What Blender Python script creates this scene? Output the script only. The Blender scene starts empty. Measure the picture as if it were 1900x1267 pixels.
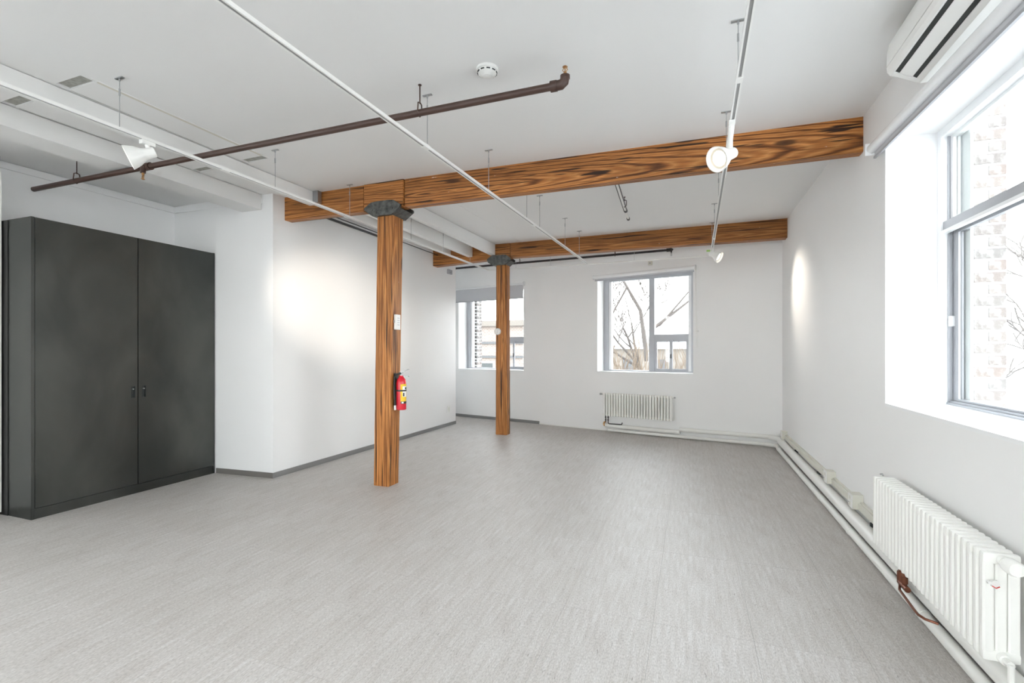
import bpy, bmesh, math, random
from mathutils import Vector, Matrix, Euler
random.seed(7)
C = bpy.context.scene.collection
PI = math.pi
sc = bpy.context.scene

# ------------------------------------------------------------------ camera
YAW = 0.35617
cam = bpy.data.objects.new('camera', bpy.data.cameras.new('camera'))
C.objects.link(cam)
cam.location = (0, 0, 1.5)
cam.rotation_euler = (PI/2, 0, YAW)
cam.data.sensor_width = 36.0
cam.data.lens = 897.0/1900.0*36.0
cam.data.shift_y = 15.8/1900.0
cam.data.clip_start = 0.02
cam.data.clip_end = 400
sc.camera = cam

# ------------------------------------------------------------------ world, exposure
SKY = 7.2
world = bpy.data.worlds.new('overcast_sky'); sc.world = world; world.use_nodes = True
wn = world.node_tree; wn.nodes.clear()
wo = wn.nodes.new('ShaderNodeOutputWorld'); bg = wn.nodes.new('ShaderNodeBackground')
tc = wn.nodes.new('ShaderNodeTexCoord'); sx = wn.nodes.new('ShaderNodeSeparateXYZ'); rp = wn.nodes.new('ShaderNodeValToRGB')
rp.color_ramp.elements[0].position = 0.0; rp.color_ramp.elements[0].color = (1.0, 0.99, 0.98, 1)
rp.color_ramp.elements[1].position = 0.7; rp.color_ramp.elements[1].color = (0.86, 0.93, 1.0, 1)
wn.links.new(tc.outputs['Generated'], sx.inputs[0]); wn.links.new(sx.outputs['Z'], rp.inputs[0])
wn.links.new(rp.outputs[0], bg.inputs[0]); bg.inputs[1].default_value = SKY
wn.links.new(bg.outputs[0], wo.inputs[0])
sc.view_settings.view_transform = 'Standard'
try: sc.view_settings.look = 'None'
except Exception: pass
sc.view_settings.exposure = 0.68
sc.view_settings.gamma = 1.0
sc.view_settings.use_curve_mapping = False
sc.cycles.max_bounces = 14
sc.cycles.diffuse_bounces = 10
sc.cycles.glossy_bounces = 4
sc.cycles.transparent_max_bounces = 12
sc.cycles.sample_clamp_indirect = 8.0
sc.cycles.caustics_reflective = False
sc.cycles.caustics_refractive = False
sc.cycles.use_denoising = True
LAMP_W = 55.0

# ------------------------------------------------------------------ materials
def mat(name, color=(.8,.8,.8), rough=.5, metal=0.0, emit=None, spec=None):
    m = bpy.data.materials.new(name); m.use_nodes = True
    b = m.node_tree.nodes['Principled BSDF']
    b.inputs['Base Color'].default_value = (*color, 1)
    b.inputs['Roughness'].default_value = rough
    b.inputs['Metallic'].default_value = metal
    if spec is not None: b.inputs['Specular IOR Level'].default_value = spec
    if emit:
        b.inputs['Emission Color'].default_value = (*emit[0], 1); b.inputs['Emission Strength'].default_value = emit[1]
    return m
def nodes(m):
    nt = m.node_tree; return nt, nt.nodes, nt.links, nt.nodes['Principled BSDF']
def mapping(m, scale, rot=(0,0,0), coord='Object'):
    nt, N, L, b = nodes(m)
    t = N.new('ShaderNodeTexCoord'); mp = N.new('ShaderNodeMapping')
    mp.inputs['Scale'].default_value = scale; mp.inputs['Rotation'].default_value = rot
    L.new(t.outputs[coord], mp.inputs[0]); return mp
def noise(m, src, scale, detail=3, rough=.5, dist=0):
    nt, N, L, b = nodes(m); n = N.new('ShaderNodeTexNoise')
    n.inputs['Scale'].default_value = scale; n.inputs['Detail'].default_value = detail
    n.inputs['Roughness'].default_value = rough; n.inputs['Distortion'].default_value = dist
    L.new(src.outputs[0], n.inputs['Vector']); return n
def ramp(m, src, stops):
    nt, N, L, b = nodes(m); r = N.new('ShaderNodeValToRGB'); e = r.color_ramp.elements
    while len(e) < len(stops): e.new(.5)
    for q, (p, c) in zip(e, stops): q.position = p; q.color = (*c, 1)
    L.new(src, r.inputs[0]); return r
def mix(m, a, bb, fac, mode='MIX'):
    nt, N, L, b = nodes(m); x = N.new('ShaderNodeMix'); x.data_type = 'RGBA'; x.blend_type = mode
    for s, i in ((a, 6), (bb, 7), (fac, 0)):
        if isinstance(s, (int, float)): x.inputs[i].default_value = s
        elif isinstance(s, tuple): x.inputs[i].default_value = (*s, 1)
        else: L.new(s, x.inputs[i])
    return x.outputs[2]
def bump(m, h, strength=.2, dist=.01):
    nt, N, L, b = nodes(m); x = N.new('ShaderNodeBump'); x.inputs['Strength'].default_value = strength
    x.inputs['Distance'].default_value = dist; L.new(h, x.inputs['Height']); L.new(x.outputs[0], b.inputs['Normal'])

def wall_mat(name, col, rough=.55):
    m = mat(name, col, rough, spec=.3); mp = mapping(m, (1,1,1))
    n = noise(m, mp, 1.3, 2); f = noise(m, mp, 90, 2)
    nt, N, L, b = nodes(m)
    c = mix(m, tuple(x*.965 for x in col), col, n.outputs[0]); L.new(c, b.inputs['Base Color'])
    bump(m, f.outputs[0], .08, .002); return m
M_wall = wall_mat('painted_wall', (.88,.88,.88))
M_ceil = wall_mat('painted_ceiling', (.81,.81,.805))
M_joist = wall_mat('painted_joist', (.80,.80,.79))
M_seam = mat('joint_tape', (.66,.63,.56), .7)
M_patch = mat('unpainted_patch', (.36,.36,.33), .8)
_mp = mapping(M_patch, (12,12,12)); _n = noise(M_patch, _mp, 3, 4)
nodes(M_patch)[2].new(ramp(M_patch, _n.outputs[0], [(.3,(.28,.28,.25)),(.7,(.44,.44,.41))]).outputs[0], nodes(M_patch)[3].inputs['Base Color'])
M_white = mat('white_enamel', (.84,.84,.82), .35)
M_rad = mat('radiator_enamel', (.90,.90,.87), .3)
M_pipew = mat('painted_pipe', (.82,.82,.79), .45)
M_plast = mat('white_plastic', (.80,.80,.78), .4)
M_cream = mat('cream_raceway', (.68,.67,.60), .5)
M_frame = mat('white_window_frame', (.86,.87,.88), .35)
M_alu = mat('grey_aluminium', (.42,.43,.46), .4, .3)
M_slot = mat('dark_slot', (.03,.035,.035), .6)
M_sgrey = mat('track_slot_grey', (.35,.35,.35), .5, .5)
M_base = mat('grey_baseboard', (.16,.15,.14), .45)
M_basel = mat('metal_baseboard', (.30,.30,.30), .32, .6)
M_fabric = mat('blind_fabric', (.58,.59,.62), .85)
M_brown = mat('sprinkler_pipe_paint', (.062,.032,.024), .4)
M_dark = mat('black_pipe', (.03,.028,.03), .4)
M_steel = mat('galvanised_steel', (.45,.46,.47), .35, .9)
M_copper = mat('copper_pipe', (.20,.075,.045), .35, .7)
M_brass = mat('brass', (.52,.30,.13), .3, .9)
M_red = mat('extinguisher_red', (.62,.012,.03), .25)
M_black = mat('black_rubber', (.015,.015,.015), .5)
M_yel = mat('label_yellow', (.85,.55,.03), .5)
M_lab = mat('label_white', (.82,.83,.84), .5)
M_lens = mat('lamp_lens', (1,1,1), .3, emit=((1.0,.93,.80), 4.0))
M_lensrim = mat('lamp_reflector', (.62,.58,.50), .3, emit=((1.0,.88,.68), .12))
M_mortar = mat('mortar', (.80,.80,.79), .9)
M_red_led = mat('red_dial', (.6,.05,.04), .4)
M_green = mat('green_tape', (.35,.6,.15), .6)

# glass: clear thin sheet with a little reflection
M_glass = bpy.data.materials.new('window_glass'); M_glass.use_nodes = True
nt = M_glass.node_tree; nt.nodes.clear()
go = nt.nodes.new('ShaderNodeOutputMaterial'); gm = nt.nodes.new('ShaderNodeMixShader')
gt = nt.nodes.new('ShaderNodeBsdfTransparent'); gg = nt.nodes.new('ShaderNodeBsdfGlossy'); gl = nt.nodes.new('ShaderNodeLayerWeight'); gp = nt.nodes.new('ShaderNodeMath'); gf = nt.nodes.new('ShaderNodeMath')
gg.inputs['Roughness'].default_value = .02; gp.operation = 'POWER'; gp.inputs[1].default_value = 5.0; gf.operation = 'MULTIPLY_ADD'; gf.inputs[1].default_value = .6; gf.inputs[2].default_value = .035; gl.inputs[0].default_value = .5; nt.links.new(gl.outputs['Facing'], gp.inputs[0]); nt.links.new(gp.outputs[0], gf.inputs[0]); gt.inputs[0].default_value = (.97,.985,.98,1)
nt.links.new(gf.outputs[0], gm.inputs[0]); nt.links.new(gt.outputs[0], gm.inputs[1]); nt.links.new(gg.outputs[0], gm.inputs[2])
nt.links.new(gm.outputs[0], go.inputs[0])

def brick_mat(name, a, b_, c):
    m = mat(name, a, .9); nt, N, L, b = nodes(m)
    oi = N.new('ShaderNodeObjectInfo'); r = ramp(m, oi.outputs['Random'], [(0,a),(.5,b_),(1,c)])
    mp = mapping(m, (30,30,30)); n = noise(m, mp, 1, 4)
    x = mix(m, r.outputs[0], (.30,.29,.28), ramp(m, n.outputs[0], [(.45,(0,0,0)),(.7,(1,1,1))]).outputs[0])
    L.new(x, b.inputs['Base Color']); bump(m, n.outputs[0], .4, .01); return m
M_brick = brick_mat('weathered_brick', (.15,.115,.10), (.13,.12,.115), (.17,.14,.125))

def wood_mat(name, axis, tone=1.0, seed=0.0, contrast=1.0, c0=(0,0,0), tilt=.3):
    """orange fir timber, grain along the given world axis"""
    m = mat(name, (.4,.18,.06), .48, spec=.35); nt, N, L, b = nodes(m)
    st = {'x': (.35,3.2,3.2), 'z': (3.2,3.2,.35)}[axis]
    mp = mapping(m, st); rot = Euler({'x': (0, tilt*.35, tilt), 'z': (tilt, tilt*.3, 0)}[axis])
    mp.inputs['Rotation'].default_value = rot; cc = rot.to_matrix() @ Vector([a*b_ for a, b_ in zip(st, c0)])
    mp.inputs['Location'].default_value = tuple(-cc)      # the pith runs slightly askew through the timber, which draws the arched grain
    wob = noise(m, mp, 1.1, 3, .5)
    w = N.new('ShaderNodeTexWave'); w.wave_type = 'RINGS'; w.rings_direction = {'x':'X','z':'Z'}[axis]
    w.inputs['Scale'].default_value = 3.4; w.inputs['Distortion'].default_value = 3.6
    w.inputs['Detail'].default_value = 3; w.inputs['Detail Scale'].default_value = 1.1; w.inputs['Detail Roughness'].default_value=.55
    L.new(mp.outputs[0], w.inputs['Vector'])
    fs = {'x': (2.2,60,60), 'z': (60,60,2.2)}[axis]
    mp2 = mapping(m, fs); fine = noise(m, mp2, 1, 4, .6)
    t = tone
    dk, md, lt = (.14*t,.048*t,.013*t), (.42*t,.165*t,.045*t), (.60*t,.285*t,.095*t)
    r1 = ramp(m, w.outputs[0], [(0,dk if contrast>1 else (.29*t,.112*t,.030*t)),(.22,md),(.62,lt),(1,md)])
    r2 = ramp(m, fine.outputs[0], [(.30,(.42,.36,.30)),(.50,(.85,.83,.8)),(.72,(1.15,1.12,1.05))])
    c = mix(m, r1.outputs[0], r2.outputs[0], 1.0, 'MULTIPLY')
    big = ramp(m, wob.outputs[0], [(.3,(.72,.68,.62)),(.65,(1.12,1.1,1.06))])
    c = mix(m, c, big.outputs[0], 1.0, 'MULTIPLY')
    # knots
    kv = N.new('ShaderNodeTexVoronoi'); kv.inputs['Scale'].default_value = 1.0
    ks = {'x': (1.1,4.0,4.0), 'z': (4.0,4.0,1.1)}[axis]
    mp3 = mapping(m, ks); mp3.inputs['Location'].default_value = (seed*2.3, seed, seed*.4); L.new(mp3.outputs[0], kv.inputs['Vector'])
    kr = ramp(m, kv.outputs['Distance'], [(.0,(0,0,0)),(.07,(.15,.15,.15)),(.12,(1,1,1))])
    c = mix(m, (.06,.022,.008), c, kr.outputs[0])
    # drying cracks and specks of old white paint
    cs = {'x': (.9,45,45), 'z': (45,45,.9)}[axis]
    mp4 = mapping(m, cs); cr = noise(m, mp4, 1, 2, .4)
    c = mix(m, (.03,.012,.005), c, ramp(m, cr.outputs[0], [(.335,(0,0,0)),(.375,(1,1,1))]).outputs[0])
    ps = {'x': (6,26,26), 'z': (26,26,6)}[axis]
    mp5 = mapping(m, ps); pr = noise(m, mp5, 1.2, 5, .65)
    c = mix(m, c, (.72,.68,.62), ramp(m, pr.outputs[0], [(.70,(0,0,0)),(.735,(.85,.85,.85))]).outputs[0])
    L.new(c, b.inputs['Base Color']); bump(m, fine.outputs[0], .35, .004); return m
M_beam1 = wood_mat('fir_beam_near', 'x', 1.0, 0.0, 2, (2.6,-.02,.13), .16)
M_beam1l = wood_mat('fir_beam_near_left', 'x', 1.0, 3.7, 1, (-1.2,-.06,.10), .22)
M_beam2 = wood_mat('fir_beam_far', 'x', .9, 8.1, 1, (2.4,-.03,.10), .12)
M_block = wood_mat('fir_joint_block', 'x', 1.05, 5.3, 1, (-.3,-.15,.05), .5)
M_post1 = wood_mat('fir_post_near', 'z', 1.08, 1.1, 1, (-3.16,4.53,1.2), .12)
M_post2 = wood_mat('fir_post_far', 'z', 1.08, 6.4, 1, (-3.14,7.98,1.6), .15)

M_iron = mat('cast_iron', (.075,.08,.08), .42, .55)
_mp = mapping(M_iron, (1,1,1)); _n = noise(M_iron, _mp, 22, 5); bump(M_iron, _n.outputs[0], .4, .01)
nodes(M_iron)[2].new(ramp(M_iron, _n.outputs[0], [(.3,(.05,.052,.05)),(.7,(.15,.155,.15))]).outputs[0], nodes(M_iron)[3].inputs['Base Color'])

M_cab = mat('blackened_steel', (.05,.052,.05), .3, .85)
nt, N, L, b = nodes(M_cab)
mp = mapping(M_cab, (1,1,.6)); n1 = noise(M_cab, mp, 1.6, 4, .5, .4); n2 = noise(M_cab, mp, 60, 3)
L.new(ramp(M_cab, n1.outputs[0], [(.3,(.055,.060,.058)),(.7,(.105,.107,.100))]).outputs[0], b.inputs['Base Color'])
L.new(ramp(M_cab, n1.outputs[0], [(.3,(.30,.30,.30)),(.7,(.44,.44,.44))]).outputs[0], b.inputs['Roughness'])
bump(M_cab, n2.outputs[0], .03, .002)

M_floor = mat('woven_vinyl', (.5,.48,.46), .5, spec=.4)
nt, N, L, b = nodes(M_floor)
mpA = mapping(M_floor, (34,2.6,1)); a1 = noise(M_floor, mpA, 1.3, 8, .72)
mpB = mapping(M_floor, (170,60,1)); a2 = noise(M_floor, mpB, 1, 3, .6)
mpC = mapping(M_floor, (48,9,1)); a3 = noise(M_floor, mpC, 1, 4, .6)
mpD = mapping(M_floor, (.9,.6,1)); a4 = noise(M_floor, mpD, 1, 2, .5)
c = ramp(M_floor, a1.outputs[0], [(.32,(.435,.405,.38)),(.50,(.505,.482,.462)),(.68,(.575,.56,.545))]).outputs[0]
c = mix(M_floor, c, ramp(M_floor, a2.outputs[0], [(.28,(.74,.73,.72)),(.5,(1,1,1)),(.72,(1.2,1.2,1.2))]).outputs[0], 1.0, 'MULTIPLY')
c = mix(M_floor, (.20,.175,.16), c, ramp(M_floor, a3.outputs[0], [(.295,(.25,.25,.25)),(.335,(1,1,1))]).outputs[0])
c = mix(M_floor, c, ramp(M_floor, a4.outputs[0], [(.3,(.95,.94,.93)),(.7,(1.03,1.03,1.04))]).outputs[0], 1.0, 'MULTIPLY')
oi = N.new('ShaderNodeObjectInfo')
c = mix(M_floor, c, ramp(M_floor, oi.outputs['Random'], [(0,(.98,.978,.975)),(1,(1.02,1.02,1.022))]).outputs[0], 1.0, 'MULTIPLY')
L.new(c, b.inputs['Base Color']); bump(M_floor, a2.outputs[0], .25, .003)
M_screed = mat('floor_screed', (.20,.19,.18), .8)
M_snow = mat('snowy_ground', (.78,.78,.80), .9)
_mp = mapping(M_snow, (1,1,1)); _n = noise(M_snow, _mp, .35, 6, .6)
nodes(M_snow)[2].new(ramp(M_snow, _n.outputs[0], [(.38,(.12,.105,.09)),(.5,(.45,.44,.43)),(.6,(.80,.80,.82))]).outputs[0], nodes(M_snow)[3].inputs['Base Color'])
M_bark = mat('bark', (.07,.06,.055), .95)
M_twig = mat('dry_brush', (.12,.09,.065), .95)
M_siding = mat('pale_siding', (.13,.115,.10), .9)
M_roof = mat('dark_roof', (.07,.07,.072), .8)
M_oldbrick = mat('far_brickwork', (.5,.36,.28), .9)
nt, N, L, b = nodes(M_oldbrick)
bt = N.new('ShaderNodeTexBrick'); mp = mapping(M_oldbrick, (1,1,1), (PI/2,0,0)); L.new(mp.outputs[0], bt.inputs['Vector'])
bt.inputs['Scale'].default_value = 4.5; bt.inputs['Color1'].default_value = (.16,.12,.098,1); bt.inputs['Color2'].default_value = (.20,.16,.135,1); bt.inputs['Mortar'].default_value = (.25,.235,.22,1)
bt.inputs['Mortar Size'].default_value = .03
L.new(bt.outputs[0], b.inputs['Base Color'])

# ------------------------------------------------------------------ geometry helpers
W = {}
class MB:
    def __init__(s): s.b = bmesh.new(); s.mi = 0
    def _f(s, f):
        f.material_index = s.mi
    def face(s, vs):
        try: f = s.b.faces.new(vs)
        except ValueError: return None
        f.material_index = s.mi; return f
    def hexa(s, P):   # 8 points: bottom 4 ccw, top 4
        v = [s.b.verts.new(p) for p in P]
        for q in ((3,2,1,0),(4,5,6,7),(0,1,5,4),(1,2,6,5),(2,3,7,6),(3,0,4,7)): s.face([v[i] for i in q])
        return s
    def box(s, lo, hi, bev=0):
        x0,y0,z0 = lo; x1,y1,z1 = hi
        if bev <= 0:
            return s.hexa([(x0,y0,z0),(x1,y0,z0),(x1,y1,z0),(x0,y1,z0),(x0,y0,z1),(x1,y0,z1),(x1,y1,z1),(x0,y1,z1)])
        t = bmesh.new(); bmesh.ops.create_cube(t, size=1)
        for v in t.verts: v.co = Vector(((x0+x1)/2+v.co.x*(x1-x0),(y0+y1)/2+v.co.y*(y1-y0),(z0+z1)/2+v.co.z*(z1-z0)))
        bmesh.ops.bevel(t, geom=t.edges[:], offset=bev, segments=2, affect='EDGES', profile=.6)
        s._merge(t); return s
    def _merge(s, t):
        mp = {v: s.b.verts.new(v.co) for v in t.verts}
        for f in t.faces: s.face([mp[v] for v in f.verts])
        t.free()
    def ring(s, c, ax, r, n, ph=0, up=None):
        ax = Vector(ax).normalized(); u = Vector(up) if up else (Vector((0,0,1)) if abs(ax.z) < .9 else Vector((1,0,0)))
        e1 = ax.cross(u).normalized(); e2 = ax.cross(e1)
        rr = r if isinstance(r, tuple) else (r, r)
        return [s.b.verts.new(Vector(c)+e1*rr[0]*math.cos(2*PI*k/n+ph)+e2*rr[1]*math.sin(2*PI*k/n+ph)) for k in range(n)]
    def skin(s, rings, cap=True):
        n = len(rings[0])
        for a, b in zip(rings, rings[1:]):
            for k in range(n): s.face([a[k], b[k], b[(k+1)%n], a[(k+1)%n]])
        if cap:
            s.face(rings[0]); s.face(list(reversed(rings[-1])))
        return s
    def cyl(s, a, b, r, n=12, r2=None, cap=True):
        ax = Vector(b)-Vector(a); return s.skin([s.ring(a, ax, r, n), s.ring(b, ax, r if r2 is None else r2, n)], cap)
    def tube(s, pts, r, n=8, cap=True):
        P = [Vector(p) for p in pts]; R = r if isinstance(r, list) else [r]*len(P); rs = []; u = None
        for i, p in enumerate(P):
            d = (P[min(i+1,len(P)-1)]-P[max(i-1,0)]).normalized()
            if u is None: u = Vector((0,0,1)) if abs(d.z) < .9 else Vector((1,0,0))
            e1 = d.cross(u).normalized(); u = e1.cross(d).normalized()
            rs.append([s.b.verts.new(p+e1*R[i]*math.cos(2*PI*k/n)+u*R[i]*math.sin(2*PI*k/n)) for k in range(n)])
        return s.skin(rs, cap)
    def lathe(s, base, ax, prof, n=16, cap=True):
        ax = Vector(ax).normalized(); rs = [s.ring(Vector(base)+ax*h, ax, max(r,1e-4), n) for h, r in prof]
        return s.skin(rs, cap)
    def prism(s, poly, f0, f1):
        """extrude a list of 2D points; f0/f1 map a 2D point to 3D on either side"""
        a = [s.b.verts.new(f0(p)) for p in poly]; b = [s.b.verts.new(f1(p)) for p in poly]; n = len(poly)
        s.face(a); s.face(list(reversed(b)))
        for k in range(n): s.face([a[k], b[k], b[(k+1)%n], a[(k+1)%n]])
        return s
    def link(s, name, m, parent=None, smooth=False, world=True, W0=None):
        if parent is not None and world: s.b.transform(W.get(parent, Matrix()).inverted())
        bmesh.ops.recalc_face_normals(s.b, faces=s.b.faces[:])
        me = bpy.data.meshes.new(name); s.b.to_mesh(me); s.b.free()
        for q in (m if isinstance(m, (list, tuple)) else [m]): me.materials.append(q)
        if smooth:
            for p in me.polygons: p.use_smooth = True
            try: me.set_sharp_from_angle(angle=math.radians(40))
            except Exception: pass
        o = bpy.data.objects.new(name, me); C.objects.link(o)
        if parent is not None: o.parent = parent; W[o] = W.get(parent, Matrix())
        else: W[o] = Matrix()
        return o
def thing(name, label, cat, loc=(0,0,0), rz=0.0, group=None):
    o = bpy.data.objects.new(name, None); C.objects.link(o); o.empty_display_size = .1
    o.location = loc; o.rotation_euler = (0,0,rz)
    o['label'] = label; o['category'] = cat
    if group: o['group'] = group
    W[o] = Matrix.Translation(loc) @ Matrix.Rotation(rz, 4, 'Z'); return o
def tag(o, label, cat, group=None):
    o['label'] = label; o['category'] = cat
    if group: o['group'] = group
    return o
def struct(o, label=None):
    o['kind'] = 'structure'
    if label: o['label'] = label
    return o
def place(o, M):     # put an object that carries local geometry somewhere
    o.matrix_world = M; W[o] = M; return o

# frames: local x runs along the wall, local y points out of the room
RIGHT = Matrix.Translation((1.30, 8.397, 0)) @ Matrix.Rotation(-PI/2, 4, 'Z')
BANG = math.atan2(-.227, .974)
BACK = Matrix.Translation((-5.036, 9.874, 0)) @ Matrix.Rotation(BANG, 4, 'Z')
def cz(x, y): return 3.339 + .0088*x + .008*y      # the ceiling sags a little to the left

def wall_local(u0, u1, z0, z1, th, holes):
    m = MB(); us = sorted({u0, u1, *[h[0] for h in holes], *[h[1] for h in holes]}); zs = sorted({z0, z1, *[h[2] for h in holes], *[h[3] for h in holes]})
    V = {}
    def vt(u, y, z):
        k = (u, y, z)
        if k not in V: V[k] = m.b.verts.new(k)
        return V[k]
    def solid(i, j):
        if i < 0 or j < 0 or i >= len(us)-1 or j >= len(zs)-1: return False
        cu, cv = (us[i]+us[i+1])/2, (zs[j]+zs[j+1])/2
        return not any(h[0] < cu < h[1] and h[2] < cv < h[3] for h in holes)
    for i in range(len(us)-1):
        for j in range(len(zs)-1):
            if not solid(i, j): continue
            a, b, c, d = us[i], us[i+1], zs[j], zs[j+1]
            m.face([vt(a,0,c), vt(b,0,c), vt(b,0,d), vt(a,0,d)]); m.face([vt(a,th,c), vt(a,th,d), vt(b,th,d), vt(b,th,c)])
            if not solid(i-1, j): m.face([vt(a,0,c), vt(a,0,d), vt(a,th,d), vt(a,th,c)])
            if not solid(i+1, j): m.face([vt(b,0,c), vt(b,th,c), vt(b,th,d), vt(b,0,d)])
            if not solid(i, j-1): m.face([vt(a,0,c), vt(a,th,c), vt(b,th,c), vt(b,0,c)])
            if not solid(i, j+1): m.face([vt(a,0,d), vt(b,0,d), vt(b,th,d), vt(a,th,d)])
    return m

# ------------------------------------------------------------------ room shell
S_FRONT = -3.3
floor = struct(MB().box((-6.6, S_FRONT-.2, -.12), (1.6, 10.4, -.006)).link('floor', M_screed))
# large woven vinyl tiles, half a metre by a metre, laid in a grid
tiles = MB().box((.0004,.0005,-.006), (.4996,.9995,0), .0005).link('tile', M_floor, floor)
first = True
def fl_ok(x, y): return not (x+.5 < -6.2 or (x+.5 < -4.75 and y > 4.4 and y < 8.7) or y > 10.0)
for i in range(15):
    for j in range(13):
        x, y = -6.1+.5*i-.10, -2.235+1.0*j
        if not fl_ok(x, y): continue
        if x > 1.29: continue
        t = tiles if first else tiles.copy()
        if not first: C.objects.link(t)
        first = False
        t.parent = floor; t.location = (x, y, 0)

WIN1 = (4.217, 6.60, 1.118, 3.01); FILL_WINB = (8.0, 10.4, 1.118, 3.01)  # the second opening is out of view, added to let in daylight
wr = struct(wall_local(-.5, 12.0, -.1, 3.75, .40, [WIN1, FILL_WINB]).link('wall_right', M_wall)); place(wr, RIGHT)
WIN2 = (3.461, 5.191, 1.10, 2.87); WIN3 = (.08, 1.82, 1.077, 2.87)
wb = struct(wall_local(-1.6, 6.51, -.1, 3.75, .46, [WIN2, WIN3]).link('wall_back', M_wall)); place(wb, BACK)
# the enclosed block on the left: its side toward the room, its return in the recess and its far end
m = MB(); P = [(-4.597,4.329),(-4.507,8.825),(-6.5,8.83),(-6.5,4.27),(-5.456,4.274)]
m.prism(P, lambda p:(p[0],p[1],-.05), lambda p:(p[0],p[1],3.7))
wl = struct(m.link('wall_left', M_wall))
SIDE = Matrix.Translation((-6.175, S_FRONT, 0)) @ Matrix.Rotation(PI/2, 4, 'Z')
FILL_WINS = (.7, 3.5, .95, 3.02)  # unseen side opening, added for more daylight in the room
wr2 = struct(wall_local(-.3, 7.57, -.1, 3.75, .40, [FILL_WINS]).link('wall_recess', M_wall)); place(wr2, SIDE)
FRONT = Matrix.Translation((1.6, S_FRONT, 0)) @ Matrix.Rotation(PI, 4, 'Z')
FILL_WINF1 = (.75, 2.75, .95, 3.02); FILL_WINF2 = (3.3, 5.3, .95, 3.02); FILL_WINF3 = (5.75, 7.5, .95, 3.02)  # three unseen openings behind the camera, added as daylight fill
wf = struct(wall_local(0, 8.3, -.1, 3.75, .40, [FILL_WINF1, FILL_WINF2, FILL_WINF3]).link('wall_front', M_wall)); place(wf, FRONT)
struct(MB().box((-6.75, 8.7, -.05), (-6.5, 10.6, 3.7)).link('wall_alcove', M_wall))
# ceiling with four rectangular openings between the joists
xs = [-6.9,-4.73,-4.49,-4.075,-3.803,1.75]; ys = [S_FRONT-.2,2.008,2.092,3.455,3.535,4.61,10.6]
m = MB(); V = {}
def vt(x, y, k):
    if (x,y,k) not in V: V[(x,y,k)] = m.b.verts.new((x, y, cz(x,y)+(0 if k == 0 else .09)))
    return V[(x,y,k)]
hole = lambda i, j: (i in (1,3)) and (j in (1,3))
for i in range(5):
    for j in range(6):
        if hole(i, j): continue
        a, b_, c_, d = xs[i], xs[i+1], ys[j], ys[j+1]
        m.face([vt(a,c_,0), vt(a,d,0), vt(b_,d,0), vt(b_,c_,0)]); m.face([vt(a,c_,1), vt(b_,c_,1), vt(b_,d,1), vt(a,d,1)])
        for (ii, jj, p, q) in ((i-1,j,(a,c_),(a,d)),(i+1,j,(b_,d),(b_,c_)),(i,j-1,(b_,c_),(a,c_)),(i,j+1,(a,d),(b_,d))):
            if ii < 0 or ii > 4 or jj < 0 or jj > 5 or hole(ii, jj): m.face([vt(*p,0), vt(*q,0), vt(*q,1), vt(*p,1)])
ceiling = struct(m.link('ceiling', M_ceil))
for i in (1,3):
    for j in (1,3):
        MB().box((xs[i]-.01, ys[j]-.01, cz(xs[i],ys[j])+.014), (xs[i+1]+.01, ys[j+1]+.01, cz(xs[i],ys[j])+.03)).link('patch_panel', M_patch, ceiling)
def ceil_strip(x0, y0, x1, y1, w, t, name, mt):
    m = MB(); m.hexa([(x0-w,y0,cz(x0,y0)-t),(x0+w,y0,cz(x0,y0)-t),(x1+w,y1,cz(x1,y1)-t),(x1-w,y1,cz(x1,y1)-t),
                      (x0-w,y0,cz(x0,y0)+.002),(x0+w,y0,cz(x0,y0)+.002),(x1+w,y1,cz(x1,y1)+.002),(x1-w,y1,cz(x1,y1)+.002)])
    m.link(name, mt, ceiling)
ceil_strip(-3.787, 2.10, -3.797, 3.44, .014, .003, 'joint_tape', M_seam)
ceil_strip(-3.77, 2.05, -3.775, 3.44, .004, .005, 'joint_tape', M_ceil)
ceil_strip(-2.83, 4.65, -2.77, 7.95, .004, .003, 'joint_tape', M_ceil)
ceil_strip(-4.082, 2.10, -4.094, 3.56, .0025, .001, 'board_gap', M_patch)
ceil_strip(-4.732, 2.11, -4.742, 3.45, .0025, .001, 'board_gap', M_patch)
# crown trims round the recess and baseboards
struct(MB().box((-6.175, S_FRONT, 3.235), (-6.155, 4.26, 3.30), .004).link('trim_1', M_wall))
struct(MB().hexa([(-6.155,4.25,3.235),(-4.75,4.295,3.225),(-4.75,4.33,3.225),(-6.155,4.285,3.235),(-6.155,4.25,3.30),(-4.75,4.295,3.29),(-4.75,4.33,3.29),(-6.155,4.285,3.30)]).link('trim_2', M_wall))
def strip_wall(name, p, q, n, h, t, mt):
    p = Vector((*p,0)); q = Vector((*q,0)); n = Vector((*n,0)).normalized()*t
    return struct(MB().hexa([p, q, q+n, p+n, p+Vector((0,0,h)), q+Vector((0,0,h)), q+n+Vector((0,0,h)), p+n+Vector((0,0,h))]).link(name, mt))
strip_wall('baseboard_left', (-4.597,4.32), (-4.507,8.825), (1,-.02), .062, .010, M_basel)
strip_wall('baseboard_recess', (-5.44,4.277), (-4.588,4.328), (.06,-1), .062, .010, M_base)
o = struct(MB().box((.0,-.010,0), (2.2,0,.06)).link('baseboard_back', M_basel)); place(o, BACK)
o = struct(MB().box((2.2,-.006,0), (6.4,0,.02)).link('trim_3', M_pipew)); place(o, BACK)

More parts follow.
